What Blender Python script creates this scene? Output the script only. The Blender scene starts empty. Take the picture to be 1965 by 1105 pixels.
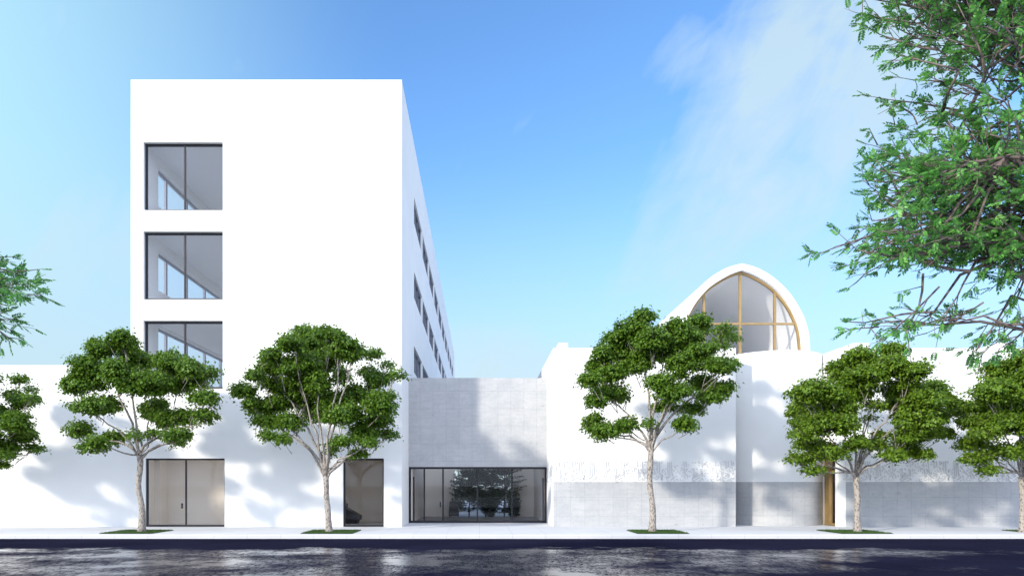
import bpy, math, random
import numpy as np
from mathutils import Vector, noise as mnoise
R = math.radians
F = 1427.0; VX, VY = 920.0, 930.0; EYE = 1.6
scene = bpy.context.scene
COL = scene.collection
def at(px, py, Y):                      # photo reading -> metres on the plane at distance Y
    return Vector(((px-VX)/F*Y, Y, EYE-(py-VY)/F*Y))

# ------------------------------------------------------------------ materials
def mat(name):
    m = bpy.data.materials.new(name); m.use_nodes = True
    nt = m.node_tree; nt.nodes.clear()
    out = nt.nodes.new('ShaderNodeOutputMaterial')
    return m, nt, out
def N(nt, kind, **kw):
    n = nt.nodes.new(kind)
    for k, v in kw.items():
        if k in n.inputs.keys(): n.inputs[k].default_value = v
        else: setattr(n, k, v)
    return n
def ramp(nt, fac, stops):
    r = nt.nodes.new('ShaderNodeValToRGB')
    el = r.color_ramp.elements
    while len(el) < len(stops): el.new(0.5)
    for e, (p, c) in zip(el, stops):
        e.position = p; e.color = (c[0], c[1], c[2], 1) if not isinstance(c, (int, float)) else (c, c, c, 1)
    nt.links.new(fac, r.inputs['Fac'])
    return r.outputs['Color']
def coords(nt, kind='Object', scale=(1,1,1), rot=(0,0,0), loc=(0,0,0)):
    tc = nt.nodes.new('ShaderNodeTexCoord'); mp = nt.nodes.new('ShaderNodeMapping')
    mp.inputs['Scale'].default_value = scale; mp.inputs['Rotation'].default_value = rot; mp.inputs['Location'].default_value = loc
    nt.links.new(tc.outputs[kind], mp.inputs['Vector'])
    return mp.outputs['Vector']
def noise(nt, vec, scale, detail=4, rough=0.55):
    n = N(nt, 'ShaderNodeTexNoise', Scale=scale, Detail=detail, Roughness=rough)
    nt.links.new(vec, n.inputs['Vector']); return n.outputs['Fac']
def mix(nt, fac, a, b, mode='MIX'):
    m = nt.nodes.new('ShaderNodeMix'); m.data_type = 'RGBA'; m.blend_type = mode
    for s, v in ((0, fac), (6, a), (7, b)):
        if isinstance(v, (int, float)): m.inputs[s].default_value = v
        elif isinstance(v, tuple): m.inputs[s].default_value = (*v, 1)
        else: nt.links.new(v, m.inputs[s])
    return m.outputs[2]
def math_(nt, op, a, b=0.0, clamp=False):
    m = nt.nodes.new('ShaderNodeMath'); m.operation = op; m.use_clamp = clamp
    for i, v in enumerate((a, b)):
        if isinstance(v, (int, float)): m.inputs[i].default_value = v
        else: nt.links.new(v, m.inputs[i])
    return m.outputs[0]
def principled(nt, out, color, rough=0.7, spec=0.3, metal=0.0, bump=None, bstr=0.1, bdist=0.01):
    p = nt.nodes.new('ShaderNodeBsdfPrincipled')
    for k, v in (('Base Color', color), ('Roughness', rough), ('Metallic', metal), ('Specular IOR Level', spec)):
        if isinstance(v, tuple): p.inputs[k].default_value = (*v, 1)
        elif isinstance(v, (int, float)): p.inputs[k].default_value = v
        else: nt.links.new(v, p.inputs[k])
    if bump is not None:
        b = N(nt, 'ShaderNodeBump', Strength=bstr, Distance=bdist)
        nt.links.new(bump, b.inputs['Height']); nt.links.new(b.outputs['Normal'], p.inputs['Normal'])
    nt.links.new(p.outputs[0], out.inputs['Surface'])
    return p

def plaster(name, base, var=0.04, rough=0.85):
    m, nt, out = mat(name)
    v = coords(nt)
    n1 = noise(nt, v, 0.55, 5); n2 = noise(nt, v, 60, 3)
    vs = coords(nt, scale=(2.2, 2.2, 0.12))
    n3 = noise(nt, vs, 1.2, 4)
    lo = tuple(c*(1-var) for c in base); hi = tuple(min(0.92, c*(1+var*0.5)) for c in base)
    c = ramp(nt, n1, [(0.3, lo), (0.7, hi)])
    c = mix(nt, ramp(nt, n3, [(0.55, 0.0), (0.8, 0.25)]), c, tuple(x*0.94 for x in base))
    principled(nt, out, c, rough, 0.2, bump=n2, bstr=0.12, bdist=0.004)
    return m
def concrete(name, plane='XZ', k=0.93):
    m, nt, out = mat(name)
    rot = (R(90), 0, 0) if plane == 'XZ' else (0, 0, 0)
    tc = nt.nodes.new('ShaderNodeTexCoord')
    sep = nt.nodes.new('ShaderNodeSeparateXYZ'); nt.links.new(tc.outputs['Object'], sep.inputs[0])
    cmb = nt.nodes.new('ShaderNodeCombineXYZ')
    if plane == 'XZ':
        nt.links.new(sep.outputs['X'], cmb.inputs['X']); nt.links.new(sep.outputs['Z'], cmb.inputs['Y'])
    else:                                            # round a cylinder
        ang = math_(nt, 'ARCTAN2', sep.outputs['Y'], sep.outputs['X'])
        nt.links.new(math_(nt, 'MULTIPLY', ang, 2.0), cmb.inputs['X']); nt.links.new(sep.outputs['Z'], cmb.inputs['Y'])
    add = nt.nodes.new('ShaderNodeVectorMath'); add.operation = 'ADD'
    nt.links.new(cmb.outputs[0], add.inputs[0]); add.inputs[1].default_value = (40.1, 40.03, 0)
    v = add.outputs[0]
    br = nt.nodes.new('ShaderNodeTexBrick'); br.offset = 0.0; br.squash = 1.0
    for kk, vv in (('Scale', 1.0), ('Mortar Size', 0.010), ('Mortar Smooth', 0.25), ('Bias', 0.0), ('Brick Width', 0.545), ('Row Height', 0.735)):
        br.inputs[kk].default_value = vv
    br.inputs['Color1'].default_value = (0, 0, 0, 1); br.inputs['Color2'].default_value = (1, 1, 1, 1); br.inputs['Mortar'].default_value = (0.5, 0.5, 0.5, 1)
    nt.links.new(v, br.inputs['Vector'])
    n1 = noise(nt, v, 1.6, 7, 0.65); n2 = noise(nt, v, 9, 6, 0.6)
    st = nt.nodes.new('ShaderNodeMapping'); st.inputs['Scale'].default_value = (0.5, 3.2, 1); nt.links.new(v, st.inputs['Vector'])
    n3 = noise(nt, st.outputs[0], 2.6, 6, 0.65)
    c = ramp(nt, n1, [(0.3, (0.39*k, 0.395*k, 0.415*k)), (0.7, (0.52*k, 0.52*k, 0.52*k))])
    c = mix(nt, ramp(nt, n3, [(0.46, 0.0), (0.75, 0.8)]), c, (0.35*k, 0.385*k, 0.40*k))
    c = mix(nt, ramp(nt, n2, [(0.35, 0.0), (0.75, 0.45)]), c, (0.56*k, 0.555*k, 0.55*k))
    c = mix(nt, math_(nt, 'MULTIPLY', br.outputs['Color'], 0.20), c, (0.36*k, 0.365*k, 0.385*k))
    vo = N(nt, 'ShaderNodeTexVoronoi', Scale=4.2, Randomness=1.0); nt.links.new(v, vo.inputs['Vector'])
    pits = ramp(nt, vo.outputs['Distance'], [(0.05, 1.0), (0.10, 0.0)])
    c = mix(nt, math_(nt, 'MULTIPLY', pits, 0.55), c, (0.16, 0.16, 0.17))
    vo2 = N(nt, 'ShaderNodeTexVoronoi', Scale=14, Randomness=1.0); nt.links.new(v, vo2.inputs['Vector'])
    p2 = ramp(nt, vo2.outputs['Distance'], [(0.05, 1.0), (0.09, 0.0)])
    c = mix(nt, math_(nt, 'MULTIPLY', p2, 0.25), c, (0.22, 0.22, 0.23))
    sc = nt.nodes.new('ShaderNodeMapping'); sc.inputs['Scale'].default_value = (0.9, 3.4, 1); sc.inputs['Rotation'].default_value = (0, 0, R(-24))
    nt.links.new(v, sc.inputs['Vector'])
    vo3 = N(nt, 'ShaderNodeTexVoronoi', Scale=0.9, Randomness=1.0); nt.links.new(sc.outputs[0], vo3.inputs['Vector'])
    p3 = ramp(nt, vo3.outputs['Distance'], [(0.03, 1.0), (0.10, 0.0)])
    c = mix(nt, math_(nt, 'MULTIPLY', p3, 0.4), c, (0.2, 0.2, 0.21))
    c = mix(nt, math_(nt, 'MULTIPLY', br.outputs['Fac'], 0.30), c, (0.22, 0.22, 0.24))
    h = math_(nt, 'SUBTRACT', n2, math_(nt, 'ADD', math_(nt, 'MULTIPLY', br.outputs['Fac'], 0.8), math_(nt, 'MULTIPLY', pits, 1.0)))
    principled(nt, out, c, 0.7, 0.3, bump=h, bstr=0.35, bdist=0.006)
    return m
def simple(name, col, rough=0.5, metal=0.0, var=0.15, scale=8.0, spec=0.4):
    m, nt, out = mat(name)
    n = noise(nt, coords(nt), scale, 4)
    c = ramp(nt, n, [(0.3, tuple(x*(1-var) for x in col)), (0.7, tuple(min(1, x*(1+var)) for x in col))])
    principled(nt, out, c, rough, spec, metal, bump=n, bstr=0.05)
    return m
def glass(name, tint, refl=1.0):
    m, nt, out = mat(name)
    tr = nt.nodes.new('ShaderNodeBsdfTransparent'); tr.inputs[0].default_value = (*tint, 1)
    gl = nt.nodes.new('ShaderNodeBsdfGlossy'); gl.inputs['Roughness'].default_value = 0.015
    gl.inputs['Color'].default_value = (0.95, 0.97, 1, 1)
    n = noise(nt, coords(nt), 0.8, 2)
    b = N(nt, 'ShaderNodeBump', Strength=0.02, Distance=0.05); nt.links.new(n, b.inputs['Height'])
    nt.links.new(b.outputs[0], gl.inputs['Normal'])
    lw = N(nt, 'ShaderNodeLayerWeight', Blend=0.5)
    fac = math_(nt, 'ADD', math_(nt, 'MULTIPLY', math_(nt, 'POWER', lw.outputs['Facing'], 5.0), 0.85), 0.03*refl, True)
    mx = nt.nodes.new('ShaderNodeMixShader')
    nt.links.new(fac, mx.inputs[0]); nt.links.new(tr.outputs[0], mx.inputs[1]); nt.links.new(gl.outputs[0], mx.inputs[2])
    nt.links.new(mx.outputs[0], out.inputs['Surface'])
    return m
def leafmat(name, dark, light, trans, tf=0.35, rough=0.45, hi=0.9):
    m, nt, out = mat(name)
    g = nt.nodes.new('ShaderNodeNewGeometry')
    n = noise(nt, coords(nt), 1.3, 3)
    f = math_(nt, 'ADD', math_(nt, 'MULTIPLY', g.outputs['Random Per Island'], 0.7), math_(nt, 'MULTIPLY', n, 0.4))
    c = ramp(nt, f, [(0.1, dark), (hi, light)])
    p = nt.nodes.new('ShaderNodeBsdfPrincipled'); nt.links.new(c, p.inputs['Base Color'])
    p.inputs['Roughness'].default_value = rough; p.inputs['Specular IOR Level'].default_value = 0.35
    t = nt.nodes.new('ShaderNodeBsdfTranslucent'); nt.links.new(mix(nt, 0.6, c, trans), t.inputs[0])
    mx = nt.nodes.new('ShaderNodeMixShader'); mx.inputs[0].default_value = tf
    nt.links.new(p.outputs[0], mx.inputs[1]); nt.links.new(t.outputs[0], mx.inputs[2])
    nt.links.new(mx.outputs[0], out.inputs['Surface'])
    return m
def bark(name, a, b, scale=14):
    m, nt, out = mat(name)
    v = coords(nt, scale=(1, 1, 0.6))
    n = noise(nt, v, scale, 6, 0.7)
    vo = N(nt, 'ShaderNodeTexVoronoi', Scale=scale*1.6); nt.links.new(v, vo.inputs['Vector'])
    f = math_(nt, 'ADD', math_(nt, 'MULTIPLY', n, 0.6), math_(nt, 'MULTIPLY', vo.outputs['Distance'], 0.55))
    c = ramp(nt, f, [(0.36, a), (0.62, b)])
    principled(nt, out, c, 0.85, 0.15, bump=f, bstr=0.5, bdist=0.015)
    return m

M = {}
M['white'] = plaster('white_render', (0.80, 0.80, 0.79))
M['white_in'] = plaster('interior_paint', (0.74, 0.74, 0.75), 0.02)
M['letter'] = plaster('relief_shade', (0.60, 0.60, 0.60), 0.03)  # wall plaster greyed, groove shading put into the stroke colour
M['letter_pale'] = plaster('relief_shade_pale', (0.61, 0.61, 0.615), 0.03)  # left block's strokes, groove shading likewise put into the colour
M['beige'] = plaster('beige_paint', (0.80, 0.74, 0.665), 0.03)
M['concrete'] = concrete('board_concrete', 'XZ')
M['concrete_round'] = concrete('curved_concrete', 'CYL')
M['frame'] = simple('dark_metal', (0.010, 0.009, 0.014), 0.45, 0.0, 0.1)
M['frame_grey'] = simple('grey_metal', (0.16, 0.17, 0.21), 0.45, 0.3, 0.1)
M['brass'] = simple('brass_frame', (0.34, 0.23, 0.10), 0.5, 0.35, 0.12, 3.0)
M['glass'] = glass('clear_glass', (0.975, 0.98, 0.99))
M['glass_side'] = glass('side_glass', (0.90, 0.91, 0.93), 1.5)
M['glass_dark'] = glass('tinted_glass', (0.965, 0.96, 0.955), 0.4)
M['glass_vault'] = glass('vault_glass', (0.985, 0.985, 0.99))
M['floor_in'] = simple('floor_screed', (0.22, 0.21, 0.22), 0.5, 0, 0.1, 3)
M['black'] = simple('black_lacquer', (0.02, 0.018, 0.024), 0.35, 0, 0.2)
M['wood'] = simple('brown_wood', (0.16, 0.08, 0.035), 0.5, 0, 0.3, 12)
M['leaf'] = leafmat('street_leaf', (0.040, 0.095, 0.010), (0.135, 0.24, 0.022), (0.20, 0.36, 0.02), 0.33)
M['leaf_warm'] = leafmat('street_leaf_warm', (0.048, 0.105, 0.010), (0.17, 0.275, 0.020), (0.25, 0.40, 0.02), 0.33)
M['leaf_front'] = leafmat('feathery_leaf', (0.008, 0.055, 0.030), (0.17, 0.44, 0.085), (0.18, 0.52, 0.09), 0.38, 0.38, 0.78)
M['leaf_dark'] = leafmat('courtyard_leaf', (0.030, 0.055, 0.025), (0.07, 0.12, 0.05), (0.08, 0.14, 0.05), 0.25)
M['bark'] = bark('pale_bark', (0.10, 0.09, 0.09), (0.36, 0.32, 0.28), 11)
M['bark_front'] = bark('grey_bark', (0.036, 0.029, 0.040), (0.18, 0.14, 0.13), 9)
M['grass'] = leafmat('turf', (0.022, 0.060, 0.010), (0.06, 0.13, 0.02), (0.06, 0.14, 0.02), 0.2)
M['soil'] = simple('soil', (0.035, 0.05, 0.02), 0.95, 0, 0.4, 20)

def paving(name, base, var=0.06):
    m, nt, out = mat(name)
    v = coords(nt)
    n1 = noise(nt, v, 0.5, 6, 0.6); n2 = noise(nt, v, 45, 4, 0.7)
    c = ramp(nt, n1, [(0.3, tuple(x*(1-var) for x in base)), (0.7, tuple(x*(1+var) for x in base))])
    c = mix(nt, ramp(nt, n2, [(0.4, 0.0), (0.75, 0.3)]), c, tuple(x*0.8 for x in base))
    br = nt.nodes.new('ShaderNodeTexBrick'); br.offset = 0.0
    for kk, vv in (('Scale', 1.0), ('Mortar Size', 0.012), ('Mortar Smooth', 0.1), ('Brick Width', 1.075), ('Row Height', 1.075)): br.inputs[kk].default_value = vv
    nt.links.new(v, br.inputs['Vector'])
    c = mix(nt, math_(nt, 'MULTIPLY', br.outputs['Fac'], 0.35), c, tuple(x*0.55 for x in base))
    principled(nt, out, c, 0.75, 0.25, bump=n2, bstr=0.15, bdist=0.004)
    return m
M['paving'] = paving('pale_paving', (0.60, 0.60, 0.615))
M['kerb'] = paving('kerb_stone', (0.56, 0.56, 0.575))

def asphalt():
    m, nt, out = mat('wet_asphalt')
    v = coords(nt)
    n1 = noise(nt, v, 0.35, 5, 0.6); n2 = noise(nt, v, 40, 3, 0.7)
    n3 = noise(nt, coords(nt, scale=(1.7, 0.5, 1.0)), 7.0, 7, 0.8)
    n4 = noise(nt, coords(nt, scale=(0.8, 0.6, 1.0)), 2.2, 6, 0.75)
    wet0 = noise(nt, coords(nt, scale=(0.42, 0.5, 1)), 0.8, 5, 0.6)
    sep = nt.nodes.new('ShaderNodeSeparateXYZ'); nt.links.new(v, sep.inputs[0])
    yy = math_(nt, 'ADD', sep.outputs['Y'], math_(nt, 'MULTIPLY', math_(nt, 'SUBTRACT', noise(nt, v, 0.45, 5, 0.6), 0.5), 4.0))
    gut = nt.nodes.new('ShaderNodeMapRange'); gut.interpolation_type = 'SMOOTHSTEP'
    gut.inputs['From Min'].default_value = 19.6; gut.inputs['From Max'].default_value = 21.8
    nt.links.new(yy, gut.inputs['Value'])
    far = nt.nodes.new('ShaderNodeMapRange'); far.interpolation_type = 'SMOOTHSTEP'      # wet mask drops off towards the right and the near side
    far.inputs['From Min'].default_value = 7.0; far.inputs['From Max'].default_value = 11.5
    nt.links.new(math_(nt, 'ADD', sep.outputs['X'], math_(nt, 'MULTIPLY', math_(nt, 'SUBTRACT', 17.5, sep.outputs['Y']), 1.3)), far.inputs['Value'])
    w = math_(nt, 'ADD', math_(nt, 'MULTIPLY', wet0, 1.0), math_(nt, 'MULTIPLY', math_(nt, 'SUBTRACT', n4, 0.5), 0.55))
    w = math_(nt, 'SUBTRACT', w, math_(nt, 'MULTIPLY', gut.outputs[0], 0.6))
    w = math_(nt, 'SUBTRACT', w, math_(nt, 'MULTIPLY', far.outputs[0], 0.24))
    wet = ramp(nt, w, [(0.30, 0.0), (0.60, 1.0)])
    c = ramp(nt, n1, [(0.3, (0.009, 0.009, 0.022)), (0.7, (0.017, 0.017, 0.036))])
    c = mix(nt, ramp(nt, n2, [(0.45, 0.0), (0.8, 0.5)]), c, (0.04, 0.038, 0.05))
    grain = ramp(nt, n3, [(0.40, 0.0), (0.53, 1.0)])
    keep = math_(nt, 'MAXIMUM', grain, ramp(nt, wet, [(0.75, 0.0), (1.0, 1.0)]))
    fac = math_(nt, 'MULTIPLY', math_(nt, 'MULTIPLY', wet, keep), 0.95)
    h = math_(nt, 'ADD', n3, math_(nt, 'MULTIPLY', n2, 0.15))
    b = N(nt, 'ShaderNodeBump', Strength=0.22, Distance=0.02); nt.links.new(h, b.inputs['Height'])
    p = nt.nodes.new('ShaderNodeBsdfPrincipled'); nt.links.new(c, p.inputs['Base Color'])
    nt.links.new(ramp(nt, wet, [(0.0, 0.30), (0.5, 0.16), (1.0, 0.06)]), p.inputs['Roughness'])
    p.inputs['Specular IOR Level'].default_value = 0.6; nt.links.new(b.outputs[0], p.inputs['Normal'])
    d = nt.nodes.new('ShaderNodeBsdfDiffuse'); nt.links.new(c, d.inputs['Color']); nt.links.new(b.outputs[0], d.inputs['Normal'])
    mx = nt.nodes.new('ShaderNodeMixShader')
    nt.links.new(fac, mx.inputs[0]); nt.links.new(d.outputs[0], mx.inputs[1]); nt.links.new(p.outputs[0], mx.inputs[2])
    nt.links.new(mx.outputs[0], out.inputs['Surface'])
    return m
M['asphalt'] = asphalt()

# ------------------------------------------------------------------ mesh helpers
class MB:
    def __init__(self): self.v = []; self.f = []
    def box(self, x0, x1, y0, y1, z0, z1):
        b = len(self.v)
        self.v += [(x0,y0,z0),(x1,y0,z0),(x1,y1,z0),(x0,y1,z0),(x0,y0,z1),(x1,y0,z1),(x1,y1,z1),(x0,y1,z1)]
        for q in ((0,3,2,1),(4,5,6,7),(0,1,5,4),(1,2,6,5),(2,3,7,6),(3,0,4,7)): self.f.append(tuple(b+i for i in q))
        return self
    def poly_prism(self, pts, d):                 # pts: list of Vector (planar), extruded by vector d
        b = len(self.v); n = len(pts)
        self.v += [tuple(p) for p in pts] + [tuple(Vector(p)+Vector(d)) for p in pts]
        self.f.append(tuple(range(b, b+n))); self.f.append(tuple(range(b+2*n-1, b+n-1, -1)))
        for i in range(n):
            j = (i+1) % n; self.f.append((b+j, b+i, b+n+i, b+n+j))
        return self
    def tube(self, pts, rads, sides=6):
        pts = [Vector(p) for p in pts]; b = len(self.v); n = len(pts)
        up = None
        for i, p in enumerate(pts):
            t = (pts[min(i+1, n-1)]-pts[max(i-1, 0)])
            t = t.normalized() if t.length > 1e-9 else Vector((0,0,1))
            if up is None:
                a = Vector((1,0,0)) if abs(t.x) < 0.8 else Vector((0,1,0))
                up = (a-t*a.dot(t)).normalized()
            else:
                up = up-t*up.dot(t)
                up = up.normalized() if up.length > 1e-6 else t.orthogonal().normalized()
            w = t.cross(up)
            for k in range(sides):
                a = 2*math.pi*k/sides
                self.v.append(tuple(p+(up*math.cos(a)+w*math.sin(a))*rads[i]))
        for i in range(n-1):
            for k in range(sides):
                k2 = (k+1) % sides
                self.f.append((b+i*sides+k, b+i*sides+k2, b+(i+1)*sides+k2, b+(i+1)*sides+k))
        self.f.append(tuple(b+k for k in range(sides-1, -1, -1)))
        self.f.append(tuple(b+(n-1)*sides+k for k in range(sides)))
        return self
    def build(self, name, m, parent=None, smooth=False, loc=None):
        me = bpy.data.meshes.new(name)
        vv = self.v
        if loc is not None: vv = [(x-loc[0], y-loc[1], z-loc[2]) for x, y, z in vv]
        me.from_pydata(vv, [], self.f); me.update()
        return link(name, me, m, parent, smooth, loc)
def link(name, me, m, parent=None, smooth=False, loc=None):
    me.materials.append(m)
    if smooth:
        me.polygons.foreach_set('use_smooth', [True]*len(me.polygons))
    o = bpy.data.objects.new(name, me); COL.objects.link(o)
    if loc is not None: o.location = loc
    if parent is not None: o.parent = parent
    return o
def empty(name, loc, label, cat, group=None):
    o = bpy.data.objects.new(name, None); COL.objects.link(o); o.location = loc
    o.empty_display_size = 0.3
    tag(o, label, cat, group); return o
def tag(o, label=None, cat=None, group=None, kind=None):
    if label: o['label'] = label
    if cat: o['category'] = cat
    if group: o['group'] = group
    if kind: o['kind'] = kind
    return o
def holes_wall(mb, plane, a0, a1, z0, z1, d0, d1, holes):
    """solid wall with rectangular holes. plane 'X': runs along X, thickness d0..d1 in Y; plane 'Y': runs along Y, thickness in X"""
    A = sorted({a0, a1, *[h[0] for h in holes], *[h[1] for h in holes]})
    Z = sorted({z0, z1, *[h[2] for h in holes], *[h[3] for h in holes]})
    idx = {}
    def V(i, j, d):
        k = (i, j, d)
        if k not in idx:
            idx[k] = len(mb.v); dd = d1 if d else d0
            mb.v.append((A[i], dd, Z[j]) if plane == 'X' else (dd, A[i], Z[j]))
        return idx[k]
    def solid(i, j):
        if i < 0 or j < 0 or i >= len(A)-1 or j >= len(Z)-1: return False
        ca, cz = (A[i]+A[i+1])/2, (Z[j]+Z[j+1])/2
        return not any(h[0] < ca < h[1] and h[2] < cz < h[3] for h in holes)
    for i in range(len(A)-1):
        for j in range(len(Z)-1):
            if not solid(i, j): continue
            mb.f.append((V(i,j,0), V(i+1,j,0), V(i+1,j+1,0), V(i,j+1,0)))
            mb.f.append((V(i,j,1), V(i,j+1,1), V(i+1,j+1,1), V(i+1,j,1)))
            if not solid(i-1, j): mb.f.append((V(i,j,0), V(i,j+1,0), V(i,j+1,1), V(i,j,1)))
            if not solid(i+1, j): mb.f.append((V(i+1,j,0), V(i+1,j,1), V(i+1,j+1,1), V(i+1,j+1,0)))
            if not solid(i, j-1): mb.f.append((V(i,j,0), V(i,j,1), V(i+1,j,1), V(i+1,j,0)))
            if not solid(i, j+1): mb.f.append((V(i,j+1,0), V(i+1,j+1,0), V(i+1,j+1,1), V(i,j+1,1)))
def root_child(root):                   # parts are built in world metres, so give each root at the origin of its parts
    return root

FY = 28.54                              # distance of the street facade
def fx(px): return (px-VX)/50.0
def fz(py): return EYE+(VY-py)/50.0

# ------------------------------------------------------------------ ground
def sheet(name, x0, x1, y0, y1, z, m):
    mb = MB(); b = 0
    mb.v = [(x0,y0,z),(x1,y0,z),(x1,y1,z),(x0,y1,z)]; mb.f = [(0,1,2,3)]
    return tag(mb.build(name, m), kind='structure')
M['ground'] = simple('far_ground', (0.20, 0.195, 0.18), 0.9, 0, 0.15, 0.4)
sheet('ground', -900, 900, -900, 900, -0.30, M['ground'])
mb = MB().box(-120, 120, 10.4, 24.1, -0.28, -0.14); tag(mb.build('road', M['asphalt']), kind='structure')
mb = MB().box(-120, 120, 24.26, 110, -0.28, 0.0); tag(mb.build('pavement', M['paving']), kind='structure')
mb = MB().box(-120, 120, -40, 10.4, -0.28, 0.0); tag(mb.build('near_pavement', M['paving']), kind='structure')
# kerb with a softened arris
prof = [Vector((-120, 24.1, -0.28)), Vector((-120, 24.26, -0.28)), Vector((-120, 24.26, 0.002)), Vector((-120, 24.13, 0.002)), Vector((-120, 24.108, -0.006)), Vector((-120, 24.1, -0.028))]
mb = MB().poly_prism(prof, (240, 0, 0)); tag(mb.build('kerb', M['kerb']), kind='structure')

# ------------------------------------------------------------------ white tower
TX0, TX1, TZ, TB = fx(251), fx(771), fz(153.5), 88.6
tower = empty('office_tower', (0, 0, 0), 'tall plain white multi-storey block with three big square windows up its left side', 'building')
winx = (fx(275), fx(427.5))
wins = [(winx[0], winx[1], fz(403.5), fz(273)), (winx[0], winx[1], fz(574.5), fz(444)), (winx[0], winx[1], fz(745.5), fz(615))]
door_a = (fx(279.5), fx(431), 0.0, fz(879)); door_b = (fx(658.5), fx(736.5), 0.0, fz(879))
mb = MB(); holes_wall(mb, 'X', TX0, TX1, -0.2, TZ, FY, FY+0.4, wins+[door_a, door_b])
mb.build('front_wall', M['white'], tower)
stripL = [(30.06, 80.0, z0, z0+1.6) for z0 in (12.86, 9.46, 6.40)]
mb = MB(); holes_wall(mb, 'Y', FY+0.4, TB, -0.2, TZ, TX0, TX0+0.4, stripL); mb.build('side_wall', M['white'], tower)
sidew = []
for r_ in range(3):
    for k in range(10):
        y0 = 33.9+5.1*k; sidew.append((y0, y0+4.68, 13.53-3.4*r_, 14.73-3.4*r_))
mb = MB(); holes_wall(mb, 'Y', FY+0.4, TB, -0.2, TZ, TX1-0.35, TX1, sidew); mb.build('side_wall', M['white'], tower)
MB().box(TX0+0.4, TX1-0.35, TB-0.4, TB, -0.2, TZ).build('rear_wall', M['white'], tower)
mb = MB().box(TX0+0.4, TX1-0.35, FY+0.4, TB-0.4, 16.4, 16.8); mb.build('roof', M['white'], tower)
for z0 in (14.86, 11.46, 8.06, 4.6):
    MB().box(TX0+0.4, TX1-0.35, FY+0.4, TB-0.4, z0, z0+0.5 if z0 > 5 else z0+0.55).build('floor_slab', M['white_in'], tower)
def framed(mb, x0, x1, z0, z1, y, d, w, bars=(), wr=None, bottom=True):
    mb.box(x0, x0+w, y, y+d, z0, z1); wr = wr or w; mb.box(x1-wr, x1, y, y+d, z0, z1)
    mb.box(x0+w, x1-wr, y, y+d, z1-w, z1)
    if bottom: mb.box(x0+w, x1-wr, y, y+d, z0, z0+w)
    for b in bars: mb.box(b-w*0.36, b+w*0.36, y, y+d, z0+(w if bottom else 0), z1-w)
for (x0, x1, z0, z1) in wins:
    mb = MB(); framed(mb, x0, x1, z0, z1, FY+0.16, 0.07, 0.085, [fx(352.5)-0.02], 0.035)
    w = mb.build('window', M['frame'], tower)
    MB().box(x0+0.04, x1-0.04, FY+0.19, FY+0.202, z0+0.04, z1-0.04).build('pane', M['glass'], w)
for (x0, x1, z0, z1), bars, hx in ((door_a, [fx(355.5)], fx(349)), (door_b, [], fx(665.5))):
    mb = MB(); framed(mb, x0, x1, z0+0.005, z1, FY+0.05, 0.07, 0.07, bars, 0.025 if bars else 0.05)
    d = mb.build('door', M['frame'], tower)
    MB().box(x0+0.03, x1-0.03, FY+0.08, FY+0.092, z0+0.05, z1-0.03).build('pane', M['glass_dark'], d)
    hb = MB().box(hx-0.035, hx+0.035, FY+0.01, FY+0.03, fz(975), fz(965))
    hb.box(hx-0.02, hx+0.02, FY+0.03, FY+0.079, fz(967.5), fz(966)); hb.box(hx-0.02, hx+0.02, FY+0.03, FY+0.079, fz(974), fz(972.5))
    hb.build('handle', M['frame'], d)
# strip windows seen through the rooms
for (y0, y1, z0, z1) in stripL:
    mb = MB(); X = TX0+0.14
    mb.box(X, X+0.08, y0, y1, z1-0.09, z1); mb.box(X, X+0.08, y0, y1, z0, z0+0.06)
    y = 31.28
    while y < y1: mb.box(X, X+0.09, y-0.07, y+0.07, z0+0.06, z1-0.09); y += 2.2
    w = mb.build('strip_window', M['frame_grey'], tower)
    MB().box(X+0.02, X+0.032, y0, y1, z0+0.03, z1-0.04).build('pane', M['glass'], w)
for (y0, y1, z0, z1) in sidew:
    mb = MB(); X = TX1-0.17
    mb.box(X, X+0.1, y0, y1, z1-0.07, z1); mb.box(X, X+0.1, y0, y1, z0, z0+0.06)
    for yy in (y0+0.04, (y0+y1)/2-0.7, (y0+y1)/2+0.7, y1-0.04): mb.box(X, X+0.1, yy-0.04, yy+0.04, z0+0.06, z1-0.07)
    w = mb.build('side_window', M['frame_grey'], tower)
    MB().box(X+0.03, X+0.042, y0+0.02, y1-0.02, z0+0.02, z1-0.02).build('pane', M['glass_side'], w)
# ground floor rooms behind the two doors
def part_box(nm, m_, *a): MB().box(*a).build(nm, m_, tower)
part_box('lobby_partition', M['beige'], -9.0, -8.85, FY+0.42, 30.4, 0.0, 4.5)
part_box('lobby_partition', M['beige'], -6.2, -6.05, FY+0.42, 32.2, 0.0, 4.5)
part_box('lobby_partition', M['beige'], -6.2, TX1-0.37, 32.2, 32.35, 0.0, 4.5)
part_box('lobby_ceiling', M['beige'], -6.05, TX1-0.37, FY+0.42, 32.2, 2.72, 2.8)
mb = MB()
mb.box(TX0+0.43, TX0+0.50, FY+0.42, 29.5, 0.0, 4.5); mb.box(TX0+0.43, TX0+0.72, 29.5, 30.25, 0.0, 4.5)
mb.box(TX0+0.43, -9.0, 30.25, 30.4, 0.0, 4.5)
mb.build('lobby_partition', M['beige'], tower)
mb = MB().box(TX0+0.72, -9.0, FY+0.42, 30.25, 2.72, 2.8)
mb.build('lobby_ceiling', M['beige'], tower)
mb = MB().box(TX0+0.43, TX1-0.37, FY+0.12, 32.2, 0.004, 0.012); mb.build('lobby_floor', M['white_in'], tower)

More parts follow.
